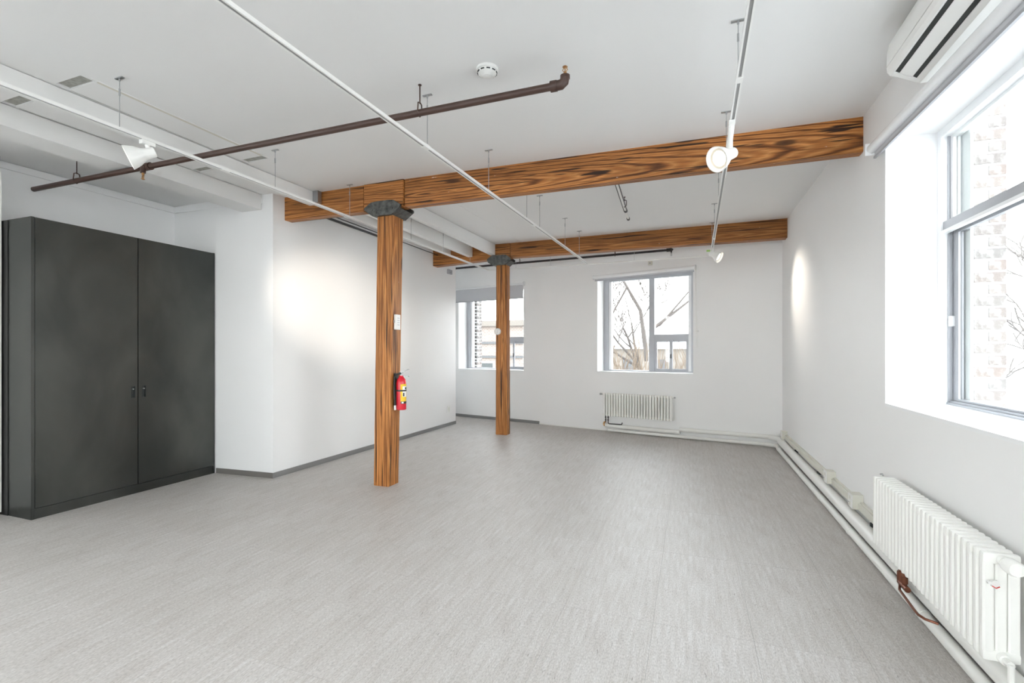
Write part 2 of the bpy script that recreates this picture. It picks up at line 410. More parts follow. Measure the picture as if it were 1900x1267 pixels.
# ------------------------------------------------------------------ painted joists on the left
def joist(x0, x1, y0, y1, zb, label, w=.085):
    m = MB(); g = .006
    m.hexa([(x0-w,y0,zb),(x0,y0,zb),(x1,y1,zb),(x1-w,y1,zb),(x0-w,y0,cz(x0,y0)-g),(x0,y0,cz(x0,y0)-g),(x1,y1,cz(x1,y1)-g),(x1-w,y1,cz(x1,y1)-g)])
    return tag(m.link('ceiling_joist', M_joist), label, 'joist')
joist(-4.088, -4.106, S_FRONT, 4.48, 3.188, 'white painted ceiling joist nearer the room, running to the near timber beam')
joist(-4.725, -4.745, S_FRONT, 4.30, 3.15, 'white painted ceiling joist dying into the corner of the left wall beside the cabinet recess', .30)
joist(-4.150, -4.150, 4.64, 7.93, 3.240, 'leftmost short white joist between the two timber beams, nearest the left wall', .075)
joist(-3.712, -3.712, 4.64, 7.93, 3.178, 'middle of the three white joists between the two timber beams')
joist(-3.268, -3.268, 4.64, 7.93, 3.180, 'white joist ending at the beam over the far post')
m = MB().box((-4.105,4.43,3.20), (-4.03,4.49,3.335)); tag(m.link('beam_hanger', M_steel), 'grey metal hanger plate where the white joist meets the near beam', 'hanger')

# ------------------------------------------------------------------ timber beams
def beam_piece(m, x0, y0, x1, y1, th, zb0, zb1, zt=None, bev=.006):
    t = bmesh.new()
    a0, a1 = cz(x0,y0)+.03 if zt is None else zt[0], cz(x1,y1)+.03 if zt is None else zt[1]
    P = [(x0,y0,zb0),(x1,y1,zb1),(x1,y1+th,zb1),(x0,y0+th,zb0),(x0,y0,a0),(x1,y1,a1),(x1,y1+th,a1),(x0,y0+th,a0)]
    v = [t.verts.new(p) for p in P]
    for q in ((3,2,1,0),(4,5,6,7),(0,1,5,4),(1,2,6,5),(2,3,7,6),(3,0,4,7)): t.faces.new([v[i] for i in q])
    bmesh.ops.bevel(t, geom=t.edges[:], offset=bev, segments=2, affect='EDGES')
    m._merge(t); return m
def by(x): return 4.5 + (x+2.92)*(.155/4.22)
b1 = thing('timber_beam', 'orange-brown timber beam across the room in front, carried by the near post', 'beam', (-2.9,4.5,3.05))
beam_piece(MB(), -2.915, by(-2.915), 1.31, by(1.31), .11, 3.055, 3.105).link('beam_timber', M_beam1, b1)
beam_piece(MB(), -4.62, 4.5, -3.445, 4.5, .115, 3.06, 3.052).link('beam_timber', M_beam1l, b1)
beam_piece(MB(), -3.44, 4.487, -2.92, 4.487, .125, 3.05, 3.052).link('joint_block', M_block, b1)
b2 = thing('timber_beam', 'orange-brown timber beam farther back, carried by the far post', 'beam', (-3.0,7.95,3.12))
beam_piece(MB(), -2.985, 7.945, 1.31, 7.975, .17, 3.128, 3.134).link('beam_timber', M_beam2, b2)
beam_piece(MB(), -4.55, 7.94, -3.31, 7.94, .17, 3.062, 3.115).link('beam_timber', M_beam1l, b2)
beam_piece(MB(), -3.305, 7.932, -2.99, 7.935, .18, 3.118, 3.126).link('joint_block', M_beam1, b2)

# ------------------------------------------------------------------ posts and iron caps
def post(name, label, base, top, z1, mt, ch):
    (x0,x1,y0,y1), (X0,X1,Y0,Y1) = base, top
    def ringpts(a,b,c,d,z):
        return [(a+ch,c,z),(b-ch,c,z),(b,c+ch,z),(b,d-ch,z),(b-ch,d,z),(a+ch,d,z),(a,d-ch,z),(a,c+ch,z)]
    m = MB(); rs = []; n = 14
    for k in range(n+1):
        f = k/n; j = (random.random()-.5)*.003
        rs.append([m.b.verts.new(p) for p in ringpts(x0+(X0-x0)*f+j, x1+(X1-x1)*f+j, y0+(Y0-y0)*f, y1+(Y1-y1)*f, z1*f)])
    m.skin(rs); o = m.link(name, mt); return tag(o, label, 'post')
p1 = post('timber_post', 'near timber post with a fire extinguisher hung on its side', (-3.312,-3.113,4.49,4.69), (-3.262,-3.052,4.49,4.69), 2.971, M_post1, .010)
p2 = post('timber_post', 'far timber post with a pale round disc on its face', (-3.272,-3.055,7.94,8.13), (-3.262,-3.060,7.94,8.13), 2.999, M_post2, .022)
def cap(label, cx, y0, y1, zb, zt, hw, hb):
    r = thing('post_cap', label, 'bracket', (cx, (y0+y1)/2, zb))
    ht = hw*.62; zm = zb+(zt-zb)*.55
    poly = [(cx-hb,zb),(cx+hb,zb),(cx+hw,zm-.012),(cx+hw,zm+.012),(cx+ht,zt-.006),(cx+ht*.6,zt),(cx-ht*.6,zt),(cx-ht,zt-.006),(cx-hw,zm+.012),(cx-hw,zm-.012)]
    for a in (y0, y1-.022):
        MB().prism(poly, lambda p: (p[0],a,p[1]), lambda p: (p[0],a+.022,p[1])).link('side_plate', M_iron, r)
    m = MB()
    lp = [(cx-hb,zb),(cx+hb,zb),(cx+hb+.10,zb+.062),(cx+hb+.088,zb+.075),(cx+hb-.012,zb+.018),(cx-hb+.012,zb+.018),(cx-hb-.088,zb+.075),(cx-hb-.10,zb+.062)]
    m.prism(lp, lambda p:(p[0],y0+.02,p[1]), lambda p:(p[0],y1-.02,p[1])); m.link('saddle_plate', M_iron, r)
    for s in (-1,1):
        MB().cyl((cx+s*.13,y0-.006,zb+.07), (cx+s*.13,y0+.002,zb+.07), .012, 6).link('bolt', M_iron, r)
    return r
cap('dark cast iron cap on top of the near timber post', -3.175, 4.455, 4.735, 2.972, 3.132, .233, .122)
cap('dark cast iron cap on top of the far timber post', -3.195, 7.905, 8.165, 3.0, 3.178, .222, .118)

# ------------------------------------------------------------------ windows
def window(name, F, a0, a1, z0, z1, b0, fw, mull, tr, lowmull, side, glassb=.06, first_low=True):
    """a0..a1 opening along the wall, frame from depth b0; mull/tr relative layout"""
    r = bpy.data.objects.new(name, None); C.objects.link(r); r.matrix_world = F; W[r] = F; struct(r)
    L_ = dict(world=False)
    d0, d1 = b0, b0+.11
    m = MB(); m.box((a0,d0,z0), (a0+fw*.62,d1,z1)); m.box((a1-fw*.62,d0,z0), (a1,d1,z1)); m.box((a0,d0,z1-.05), (a1,d1,z1)); m.box((a0,d0,z0), (a1,d1,z0+.022))
    m.link('frame', M_frame, r, **L_)
    m = MB(); A0, A1 = a0+fw*.62, a1-fw*.62
    g = M_alu
    return r, A0, A1, d0, d1
def pane(r, a0, a1, b, z0, z1): MB().box((a0,b,z0), (a1,b+.006,z1)).link('pane', M_glass, r, world=False)
def bars(r, name, mt, L): 
    m = MB()
    for lo, hi in L: m.box(lo, hi)
    m.link(name, mt, r, world=False)
def sashring(r, mt, a0, a1, b0, b1, z0, z1, w, wb=None):
    wb = wb or w
    m = MB(); m.box((a0,b0,z0),(a0+w,b1,z1)); m.box((a1-w,b0,z0),(a1,b1,z1)); m.box((a0+w,b0,z0),(a1-w,b1,z0+wb)); m.box((a0+w,b0,z1-wb),(a1-w,b1,z1))
    m.link('sash', mt, r, world=False)
# right-hand window, near the camera
def big_window(name, O):
    a0, a1, z0, z1 = O; b0 = .30
    r = bpy.data.objects.new(name, None); C.objects.link(r); r.matrix_world = RIGHT; W[r] = RIGHT; struct(r)
    m = MB(); m.box((a0,b0,z0),(a0+.05,.40,z1)); m.box((a1-.05,b0,z0),(a1,.40,z1)); m.box((a0+.05,b0,z1-.055),(a1-.05,.40,z1)); m.box((a0+.05,b0+.02,z0),(a1-.05,.40,z0+.012))
    m.link('frame', M_frame, r, world=False)
    m = MB(); m.box((a0+.05,.335,z0+.012),(a0+.058,.36,z1-.055)); m.box((a1-.058,.335,z0+.012),(a1-.05,.36,z1-.055)); m.link('weather_strip', M_alu, r, world=False)
    am = (a0+a1)/2
    bars(r, 'transom', M_alu, [((a0+.045,b0+.012,2.315),(a1-.045,.395,2.375))])
    bars(r, 'transom_lip', M_frame, [((a0+.05,b0-.002,2.292),(a1-.05,b0+.03,2.313))])
    bars(r, 'sill_track', M_alu, [((a0+.05,b0+.03,z0+.012),(a1-.05,.395,z0+.026)),((a0+.05,b0+.045,z0+.026),(a1-.05,b0+.05,z0+.04)),((a0+.05,b0+.075,z0+.026),(a1-.05,b0+.08,z0+.04))])
    bars(r, 'mullion', M_frame, [((am-.03,b0+.01,2.375),(am+.03,.39,z1-.055))])
    for s0, s1 in ((a0+.058, am-.03), (am+.03, a1-.058)):
        sashring(r, M_frame, s0, s1, .35, .39, 2.375, z1-.055, .035, .02); pane(r, s0+.035, s1-.035, .368, 2.395, z1-.075)
    sashring(r, M_alu, a0+.058, am+.03, .362, .392, z0+.026, 2.315, .072, .028); pane(r, a0+.13, am-.042, .374, z0+.054, 2.287)
    sashring(r, M_alu, am-.03, a1-.058, .322, .352, z0+.026, 2.315, .072, .028); pane(r, am+.042, a1-.13, .334, z0+.054, 2.287)
    bars(r, 'brick_mould', M_frame, [((a0+.05,.401,z0),(a0+.187,.418,z1)),((a1-.187,.401,z0),(a1-.05,.418,z1))])
    bars(r, 'latch', M_frame, [((a0+.062,.335,1.66),(a0+.085,.362,1.73))])
    return r
big_window('window_1', WIN1); big_window('fill_window_4', FILL_WINB)  # the second one is unseen, added for its daylight
# the two windows in the back wall
def back_window(name, O, F=BACK):
    a0, a1, z0, z1 = O; b0 = .30; e = .033
    r = bpy.data.objects.new(name, None); C.objects.link(r); r.matrix_world = F; W[r] = F; struct(r)
    m = MB(); m.box((a0,b0,z0),(a0+.10,.40,z1)); m.box((a1-.10,b0,z0),(a1,.40,z1)); m.box((a0+.10,b0,z1-.06),(a1-.10,.40,z1)); m.box((a0+.10,b0,z0),(a1-.10,.40,z0+.022))
    m.link('frame', M_alu, r, world=False)
    m = MB(); m.box((a0+.10,b0+.02,z0+.022),(a0+.152,.39,z1-.06)); m.box((a1-.152,b0+.02,z0+.022),(a1-.10,.39,z1-.06)); m.link('frame_liner', M_frame, r, world=False)
    ml = a0+.882
    bars(r, 'mullion', M_alu, [((ml,b0+.005,z0+.022),(ml+.10,.395,z1-.06))])
    bars(r, 'transom', M_alu, [((ml+.10,b0+.01,1.686),(a1-.152,.39,1.782))])
    pane(r, a0+.152, ml, .36, z0+.022, z1-.06); pane(r, ml+.10, a1-.152, .36, 1.782, z1-.06)
    x0, x1 = ml+.10, a1-.152; xm = (x0+x1)/2-.01
    sashring(r, M_alu, x0, xm+.035, .315, .335, z0+.022, 1.686, .045, .04); pane(r, x0+.045, xm-.01, .322, z0+.062, 1.646)
    sashring(r, M_alu, xm-.03, x1, .345, .365, z0+.022, 1.686, .045, .04); pane(r, xm+.015, x1-.045, .352, z0+.062, 1.646)
    bars(r, 'handle', M_slot, [((xm-.004,.306,1.35),(xm+.012,.316,1.43))])
    return r
back_window('window_2', WIN2); back_window('window_3', WIN3)
back_window('fill_window_5', FILL_WINF1, FRONT); back_window('fill_window_6', FILL_WINF2, FRONT); back_window('fill_window_7', FILL_WINF3, FRONT); back_window('fill_window_8', FILL_WINS, SIDE)  # windows added out of view to brighten the room with daylight
for i, (F, O) in enumerate(((RIGHT,WIN1),(BACK,WIN2),(BACK,WIN3))):
    o = struct(MB().box((O[0]+.001,-.004,O[2]-.02), (O[1]-.001,.299,O[2]+.002)).link('trim_%d' % (4+i), M_frame)); place(o, F)

# brick outer jambs (seen through the panes)
def brick_jamb(F, parent, a, b0, b1, z0, z1, course=.0765, rev=False):
    r = parent; n = int((z1-z0)/course); q = None
    def mk(lo, hi, nm='brick'):
        sx, sy, sz = hi[0]-lo[0], hi[1]-lo[1], hi[2]-lo[2]
        key = (round(sy,3))
        if key not in cache:
            cache[key] = MB().box((-sx/2,-sy/2,-sz/2),(sx/2,sy/2,sz/2), .004).link(nm, M_brick, r, world=False); o = cache[key]
        else:
            o = cache[key].copy(); C.objects.link(o)
        o.parent = r; o.location = ((lo[0]+hi[0])/2,(lo[1]+hi[1])/2,(lo[2]+hi[2])/2)
    cache = {}
    for k in range(n):
        z = z0+k*course
        if k % 2 == 0: mk((a,b0,z), (a+.10,b1,z+course-.012))
        else:
            mk((a,b0+.075,z), (a+.10,b1,z+course-.012))
            mk((a+.004,b0+.004,z+.004), (a+.09,b0+.055,z+course-.018))
    MB().box((a-.05,b0+.004,z0-.02), (a+.096,b1-.006,z1)).link('mortar', M_mortar, r, world=False)
brick_jamb(RIGHT, wr, 4.217+.085, .42, .585, 1.02, 3.1)
brick_jamb(BACK, wb, .08+.062, .48, .66, 1.0, 2.9)

# ------------------------------------------------------------------ roller blinds
def blind(label, F, a0, a1, z_a, z_b, drop, rr=.038, group=None, chain=True, sidebit=False):
    r = bpy.data.objects.new('roller_blind', None); C.objects.link(r)
    r['label'] = label; r['category'] = 'blind'
    tilt = math.atan2(z_b-z_a, a1-a0)
    M = F @ Matrix.Translation((a0, -.045, z_a)) @ Matrix.Rotation(-tilt, 4, 'Y'); r.matrix_world = M; W[r] = M
    Lr = math.hypot(a1-a0, z_b-z_a)
    MB().cyl((.012,0,0), (Lr-.012,0,0), rr, 16).link('roller_tube', M_frame, r, smooth=True, world=False)
    for x in (0, Lr-.012): MB().box((x,-.042,-.045), (x+.012,.044,.045), .006).link('bracket', M_frame, r, world=False)
    MB().box((.03,.012,-drop), (Lr-.03,.015,0)).link('fabric', M_fabric, r, world=False)
    MB().box((.028,.006,-drop-.016), (Lr-.028,.021,-drop)).link('hem_bar', M_alu, r, world=False)
    if chain: 
        MB().tube([(Lr-.006,-.02,-.03),(Lr-.004,-.012,-.6),(Lr+.004,-.01,-1.32),(Lr+.012,-.01,-1.35),(Lr+.016,-.012,-1.3),(Lr+.01,-.02,-.03)], .0022, 4).link('chain', M_plast, r, world=False)
        MB().box((Lr-.004,.0,-1.08), (Lr+.03,.03,-1.055)).link('chain_clip', M_plast, r, world=False)
    return r
blind('white roller blind rolled up above the large right-hand window', RIGHT, 4.08, 6.9, 2.995, 2.925, .062, .034, chain=False)
blind('grey roller blind rolled up over the back window above the small radiator', BACK, 3.395, 5.24, 2.862, 2.882, .055, .034)
blind('grey roller blind half lowered at the far left back window behind the post', BACK, .0, 1.862, 2.868, 2.866, .285, .020)

# ------------------------------------------------------------------ cabinet
cab = thing('wardrobe_cabinet', 'tall blackened steel cabinet with two plain doors against the left wall', 'cabinet', (-5.8,3.4,0))
X0, X1, Y0, Y1, ZT = -6.16, -5.455, 2.515, 4.262, 2.68
m = MB(); m.box((X0,Y0,0), (X1-.002,Y0+.024,ZT)); m.box((X0,Y1-.02,0), (X1-.002,Y1,ZT)); m.box((X0,Y0+.024,ZT-.02), (X1-.03,Y1-.02,ZT-.002)); m.box((X0,Y0+.024,.0), (X0+.02,Y1-.02,ZT-.02)); m.box((X0+.02,Y0+.024,.08),(X1-.04,Y1-.02,.10))
m.link('carcass', M_cab, cab)
MB().box((X1-.03,Y0+.026,0), (X1-.004,Y1-.021,.090)).link('plinth', M_cab, cab)
for (ya, yb, ky) in ((Y0+.026, 3.388, 3.344), (3.395, Y1-.021, 3.449)):
    kz0, kz1, kw = 1.000, 1.122, .020
    m = MB(); zb, zt = .095, ZT-.003
    for lo, hi in (((X1-.026,ya,zb),(X1,ky-kw,zt)), ((X1-.026,ky+kw,zb),(X1,yb,zt)), ((X1-.026,ky-kw,zb),(X1,ky+kw,kz0)), ((X1-.026,ky-kw,kz1),(X1,ky+kw,zt))): m.box(lo, hi)
    bmesh.ops.remove_doubles(m.b, verts=m.b.verts[:], dist=1e-5)
    dr = m.link('door', M_cab, cab)
    m = MB(); m.box((X1-.024,ky-kw,kz0),(X1-.020,ky+kw,kz1))
    for lo, hi in (((X1-.02,ky-kw,kz0),(X1+.001,ky-kw+.003,kz1)), ((X1-.02,ky+kw-.003,kz0),(X1+.001,ky+kw,kz1)), ((X1-.02,ky-kw,kz1-.003),(X1+.001,ky+kw,kz1)), ((X1-.02,ky-kw,kz0),(X1+.001,ky+kw,kz0+.003))): m.box(lo, hi)
    m.link('recessed_pull', M_slot, dr)
    MB().cyl((X1-.02,ky+.006,kz1-.03), (X1-.002,ky+.006,kz1-.03), .006, 8).link('screw', M_steel, dr)
# sliding panel whose face just shows at the far left of the view
sp = thing('sliding_panel', 'white sliding door panel at the far left edge, meeting the side of the dark cabinet', 'door', (-5.92,1.7,0))
MB().box((-5.925,.9,.03), (-5.872,2.498,3.12), .003).link('panel', M_white, sp)
m = MB(); m.box((-5.94,2.40,3.12), (-5.912,2.46,3.19)); m.cyl((-5.955,2.43,3.195), (-5.895,2.43,3.195), .032, 12); m.link('roller_hanger', M_steel, sp)
MB().box((-5.95,.9,3.225), (-5.90,2.50,3.262)).link('head_track', M_steel, sp)
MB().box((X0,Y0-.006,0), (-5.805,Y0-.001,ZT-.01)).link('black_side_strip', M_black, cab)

# ------------------------------------------------------------------ lighting tracks
def track(label, pts, z, rods, rail_w=.034, rail_h=.02, coup=(), group=None):
    (x0,y0),(x1,y1) = pts
    r = thing('lighting_track', label, 'track', ((x0+x1)/2,(y0+y1)/2,z))
    d = Vector((x1-x0,y1-y0,0)).normalized(); n = Vector((d.y,-d.x,0)); A = Vector((x0,y0,z)); B = Vector((x1,y1,z))
    def bar(m, o0, o1, h0, h1, A=A, B=B):
        m.hexa([A+n*o0+Vector((0,0,h0)), A+n*o1+Vector((0,0,h0)), B+n*o1+Vector((0,0,h0)), B+n*o0+Vector((0,0,h0)),
                A+n*o0+Vector((0,0,h1)), A+n*o1+Vector((0,0,h1)), B+n*o1+Vector((0,0,h1)), B+n*o0+Vector((0,0,h1))])
    w = rail_w/2; h = rail_h
    m = MB(); bar(m,-w,w,h-.004,h); bar(m,-w,-w+.009,0,h-.004); bar(m,w-.009,w,0,h-.004); m.link('rail', M_white, r)
    m = MB(); bar(m,-w+.009,w-.009,.003,h-.004); m.link('contact_slot', M_sgrey, r)
    m = MB(); bar(m,-w-.001,w+.001,-.001,h+.001,B-d*.004,B+d*.012); m.link('end_cap', M_white, r)
    for yc in coup:
        f = (yc-y0)/(y1-y0); P_ = A+(B-A)*f; m = MB(); bar(m,-w-.002,w+.002,-.003,h+.002,P_-d*.03,P_+d*.03); m.link('coupler', M_white, r)
    for yc in rods:
        f = (yc-y0)/(y1-y0); P_ = A+(B-A)*f; zc = cz(P_.x, P_.y)
        m = MB(); m.cyl(P_+Vector((0,0,h)), (P_.x,P_.y,zc), .0026, 6); ro = m.link('hanger_rod', M_steel, r)
        m = MB(); m.box((P_.x-.036,P_.y-.010,zc-.006),(P_.x+.036,P_.y+.010,zc)); m.cyl((P_.x,P_.y,zc-.022),(P_.x,P_.y,zc-.006),.006,8); m.link('ceiling_plate', M_steel, ro)
        m = MB(); m.cyl((P_.x,P_.y,zc-.12),(P_.x,P_.y,zc-.075),.0058,8); m.link('turnbuckle', M_steel, ro)
    return r
TRK1 = track('white lighting track on the right, nearest the big window', ((.215,-1.0),(.285,8.24)), 2.985, (1.2,3.01,4.15,5.55,6.78,7.80), coup=(2.93,4.0,7.0))
track('white lighting track down the middle of the room, without any spotlight in view', ((-1.90,-.6),(-1.655,8.12)), 2.955, (1.5,3.07,4.13,5.15,5.60,6.72,7.55), coup=(3.05,5.4))
track('white lighting track on the left, carrying the spotlight that points at the dark cabinet', ((-3.62,-.6),(-3.54,8.25)), 2.970, (.6,2.12,3.40,4.42,5.66,6.55,7.48), coup=(2.9,))
t = thing('conduit', 'thin white feed conduit crossing in front of the back wall between the track ends', 'conduit', (-1.6,8.27,2.98))
MB().tube([(-3.522,8.262,2.978),(-1.62,8.25,2.978),(.27,8.262,2.988)], .0085, 8).link('conduit_tube', M_white, t)
for x in (-3.0,-2.35,-.9):
    MB().cyl((x,8.265,2.98), (x,8.265,cz(x,8.265)), .0022, 5).link('hanger_rod', M_steel, t)

def lamp_head(label, jx, jy, jz, drop, d, R=.082, power=LAMP_W, angle=45, length=.17):
    """jx,jy,jz: point on the track; drop: joint below; d: aim direction"""
    r = thing('track_spotlight', label, 'spotlight', (jx,jy,jz))
    d = Vector(d).normalized(); J = Vector((jx,jy,jz)); K = J+Vector(drop)
    m = MB(); m.box((jx-.019,jy-.045,jz-.028), (jx+.019,jy+.045,jz+.001), .004); m.link('track_adapter', M_white, r)
    m = MB(); m.tube([J+Vector((0,0,-.02)), J+(K-J)*.55, K], [.019,.015,.021], 12); m.cyl(K-Vector((.025,0,0)).cross(Vector((0,0,1))), K+Vector((.025,0,0)).cross(Vector((0,0,1))), .022, 12); m.link('stem', M_white, r, smooth=True)
    base = K - d*.045
    m = MB(); prof = [(0,.026),(.006,.034),(.055,.038),(.075,.042),(.115,R*.80),(length*.93,R*.97),(length,R),(length,R-.006),(length-.012,R-.010),(length*.72,R*.62)]
    m.lathe(base, d, prof, 28, cap=False); m.lathe(base, d, [(0,.0001),(0,.026)], 28, cap=False); m.link('lamp_shade', M_white, r, smooth=True)
    m = MB(); m.lathe(base, d, [(length-.022,R-.008),(length-.026,R*.60)], 28, cap=False); m.link('reflector_rim', M_lensrim, r, smooth=True)
    m = MB(); m.lathe(base, d, [(length-.025,.0001),(length-.025,R*.30),(length-.028,R*.62)], 28, cap=False); m.link('lens', M_lens, r, smooth=True)
    ld = bpy.data.lights.new('bulb', 'SPOT'); ld.energy = power; ld.spot_size = math.radians(angle); ld.spot_blend = 1.0; ld.shadow_soft_size = .045; ld.color = (1.0,.90,.77)
    lo = bpy.data.objects.new('bulb', ld); C.objects.link(lo); lo.parent = r
    lo.location = (base+d*(length+.01))-J; lo.rotation_euler = d.to_track_quat('-Z','Y').to_euler(); return r
lamp_head('white spotlight on the left track, aimed down at the dark cabinet', -3.60, 2.30, 2.970, (.01,0,-.085), (-.55,-.72,-.42), power=LAMP_W*1.2)
lamp_head('white spotlight on the right track in front of the near beam, lens facing the room', .243, 3.46, 2.985, (-.012,.0,-.205), (-.66,-.62,-.42), power=LAMP_W*.6, angle=60)
lamp_head('small-looking white spotlight at the far end of the right track by the back wall', .280, 7.62, 2.985, (.0,.0,-.09), (.80,-.36,-.50), power=LAMP_W*.75, angle=66)
lamp_head('white spotlight overhead on the middle track, out of the picture, aimed at the left wall', -1.87, .62, 2.955, (0,0,-.08), (-2.69,4.85,-.80), power=LAMP_W*12.5, angle=20)

# ------------------------------------------------------------------ sprinkler pipes
def sprinkler_head(m, P, up):
    P = Vector(P); s = 1 if up else -1
    m.cyl(P, P+Vector((0,0,s*.022)), .011, 8); m.tube([P+Vector((.002,0,s*.02)),P+Vector((.016,0,s*.035)),P+Vector((.003,0,s*.055))], .0028, 5); m.tube([P+Vector((-.002,0,s*.02)),P+Vector((-.016,0,s*.035)),P+Vector((-.003,0,s*.055))], .0028, 5)
    m.cyl(P+Vector((0,0,s*.024)), P+Vector((0,0,s*.05)), .004, 6); m.cyl(P+Vector((0,0,s*.054)), P+Vector((0,0,s*.060)), .017, 10, .010)
def pipe_hanger(par, x, y, zp, rp, ax):
    zc = cz(x,y); u = Vector((0,1,0)) if ax == 'x' else Vector((1,0,0))
    m = MB(); m.cyl((x,y,zp+rp+.04), (x,y,zc), .0045, 6); m.cyl((x,y,zc-.006), (x,y,zc), .012, 8)
    m.tube([Vector((x,y,zp+rp+.05)), Vector((x,y,zp+rp+.04))+u*.022, Vector((x,y,zp))+u*(rp+.006), Vector((x,y,zp-rp-.005)), Vector((x,y,zp))-u*(rp+.006), Vector((x,y,zp+rp+.04))-u*.022, Vector((x,y,zp+rp+.05))], .005, 6)
    m.link('pipe_hanger', M_brown, par)
s1 = thing('sprinkler_pipe', 'brown sprinkler pipe crossing under the ceiling in front of the near beam', 'pipe', (-3,2.9,3.16))
rp_ = .0235
MB().cyl((-6.175,2.865,3.108), (-.80,2.945,3.160), rp_, 16).link('pipe_run', M_brown, s1, smooth=True)
m = MB(); m.cyl((-.835,2.944,3.160),(-.795,2.945,3.160), .034, 14); m.tube([(-.80,2.945,3.160),(-.768,2.945,3.161),(-.748,2.945,3.176),(-.742,2.945,3.205)], [.030,.031,.030,.029], 12); m.cyl((-.742,2.945,3.195),(-.742,2.945,3.213),.031,12); m.link('elbow_fitting', M_brown, s1, smooth=True)
m = MB(); sprinkler_head(m, (-.742,2.945,3.213), True); m.link('sprinkler_head', M_brass, s1)
m = MB(); m.cyl((-4.56,2.889,3.124),(-4.48,2.890,3.125), .033, 14); m.cyl((-4.535,2.86,3.118),(-4.535,2.86,3.06), .021, 10); m.cyl((-4.535,2.89,3.124),(-4.535,2.85,3.112), .026,10); m.link('tee_fitting', M_brown, s1, smooth=True)
m = MB(); sprinkler_head(m, (-4.535,2.86,3.062), False); m.link('sprinkler_head', M_brass, s1)
pipe_hanger(s1, -1.775, 2.931, 3.151, rp_, 'x'); pipe_hanger(s1, -5.50, 2.875, 3.115, rp_, 'x')
s2 = thing('sprinkler_pipe', 'dark sprinkler pipe high along the back wall behind the far beam', 'pipe', (-2.4,8.6,3.18))
MB().cyl((-5.6,8.95,3.165), (-.36,8.56,3.185), .020, 12).link('pipe_run', M_dark, s2, smooth=True)
m = MB(); m.cyl((-.40,8.563,3.185),(-.34,8.559,3.186),.03,12); m.tube([(-.36,8.56,3.186),(-.325,8.558,3.188),(-.315,8.55,3.20)], .03, 12); m.cyl((-.325,8.556,3.17),(-.325,8.556,3.14),.014,8); m.link('elbow_fitting', M_dark, s2, smooth=True)
m = MB(); sprinkler_head(m, (-.325,8.556,3.145), False); m.link('sprinkler_head', M_steel, s2)
for x in (-3.1,-1.27): pipe_hanger(s2, x, 8.56+(-.36-x)*.0744, 3.178, .02, 'x')
s3 = thing('sprinkler_pipe', 'short white and grey sprinkler branch pipe hung between the two beams', 'pipe', (-.76,5.8,3.28))
m = MB(); m.cyl((-.735,4.78,3.285), (-.792,6.28,3.275), .0165, 14); m.link('pipe_run', M_plast, s3, smooth=True)
for sgn in (-1,1): MB().cyl((-.735+sgn*.018,4.78,3.278), (-.792+sgn*.018,6.28,3.268), .006, 6).link('side_shade_strip', M_dark, s3)  # dark strips stand in for the shade along the pipe's sides
m = MB(); m.cyl((-.79,6.24,3.275),(-.792,6.30,3.275),.024,14); m.link('coupling', M_dark, s3)
m = MB(); m.cyl((-.792,6.30,3.275),(-.80,6.62,3.262),.0150,12); m.link('pipe_run', M_plast, s3, smooth=True)
m = MB(); m.cyl((-.80,6.60,3.262),(-.801,6.65,3.26),.021,12); m.link('end_cap', M_dark, s3)
pipe_hanger(s3, -.775, 6.05, 3.276, .017, 'y')
t = thing('conduit', 'dark pipe with a white conduit above it along the top of the left wall', 'pipe', (-4.48,6,3.2))
MB().cyl((-4.49,4.62,3.235), (-4.475,6.45,3.232), .017, 10).link('pipe_run', M_dark, t, smooth=True)
MB().cyl((-4.45,4.62,3.270), (-4.43,7.94,3.262), .007, 8).link('conduit_tube', M_dark, t, smooth=True)

# smoke detector
sd = thing('smoke_detector', 'white round smoke detector on the ceiling beside the brown pipe', 'detector', (-1.262,2.925,cz(-1.262,2.925)))
S = Vector((-1.262,2.925,cz(-1.262,2.925)))
MB().lathe(S, (0,0,-1), [(0,.072),(.012,.072),(.016,.068)], 28).link('base_plate', M_plast, sd, smooth=True)
MB().lathe(S, (0,0,-1), [(.016,.060),(.020,.064),(.036,.060),(.040,.052),(.044,.036),(.052,.030),(.055,.012),(.055,.0001)], 28).link('sensor_dome', M_plast, sd, smooth=True)
m = MB()
for k in range(10):
    a = 2*PI*k/10+.2; c_, s_ = math.cos(a), math.sin(a); q = Vector((c_,s_,0))*.0615; tt = Vector((-s_,c_,0))*.012; rr_ = Vector((c_,s_,0))*.004
    m.hexa([S+q-tt-rr_+Vector((0,0,-.032)),S+q+tt-rr_+Vector((0,0,-.032)),S+q+tt+rr_+Vector((0,0,-.032)),S+q-tt+rr_+Vector((0,0,-.032)),S+q-tt-rr_+Vector((0,0,-.026)),S+q+tt-rr_+Vector((0,0,-.026)),S+q+tt+rr_+Vector((0,0,-.026)),S+q-tt+rr_+Vector((0,0,-.026))])
m.link('vent_slots', M_slot, sd)

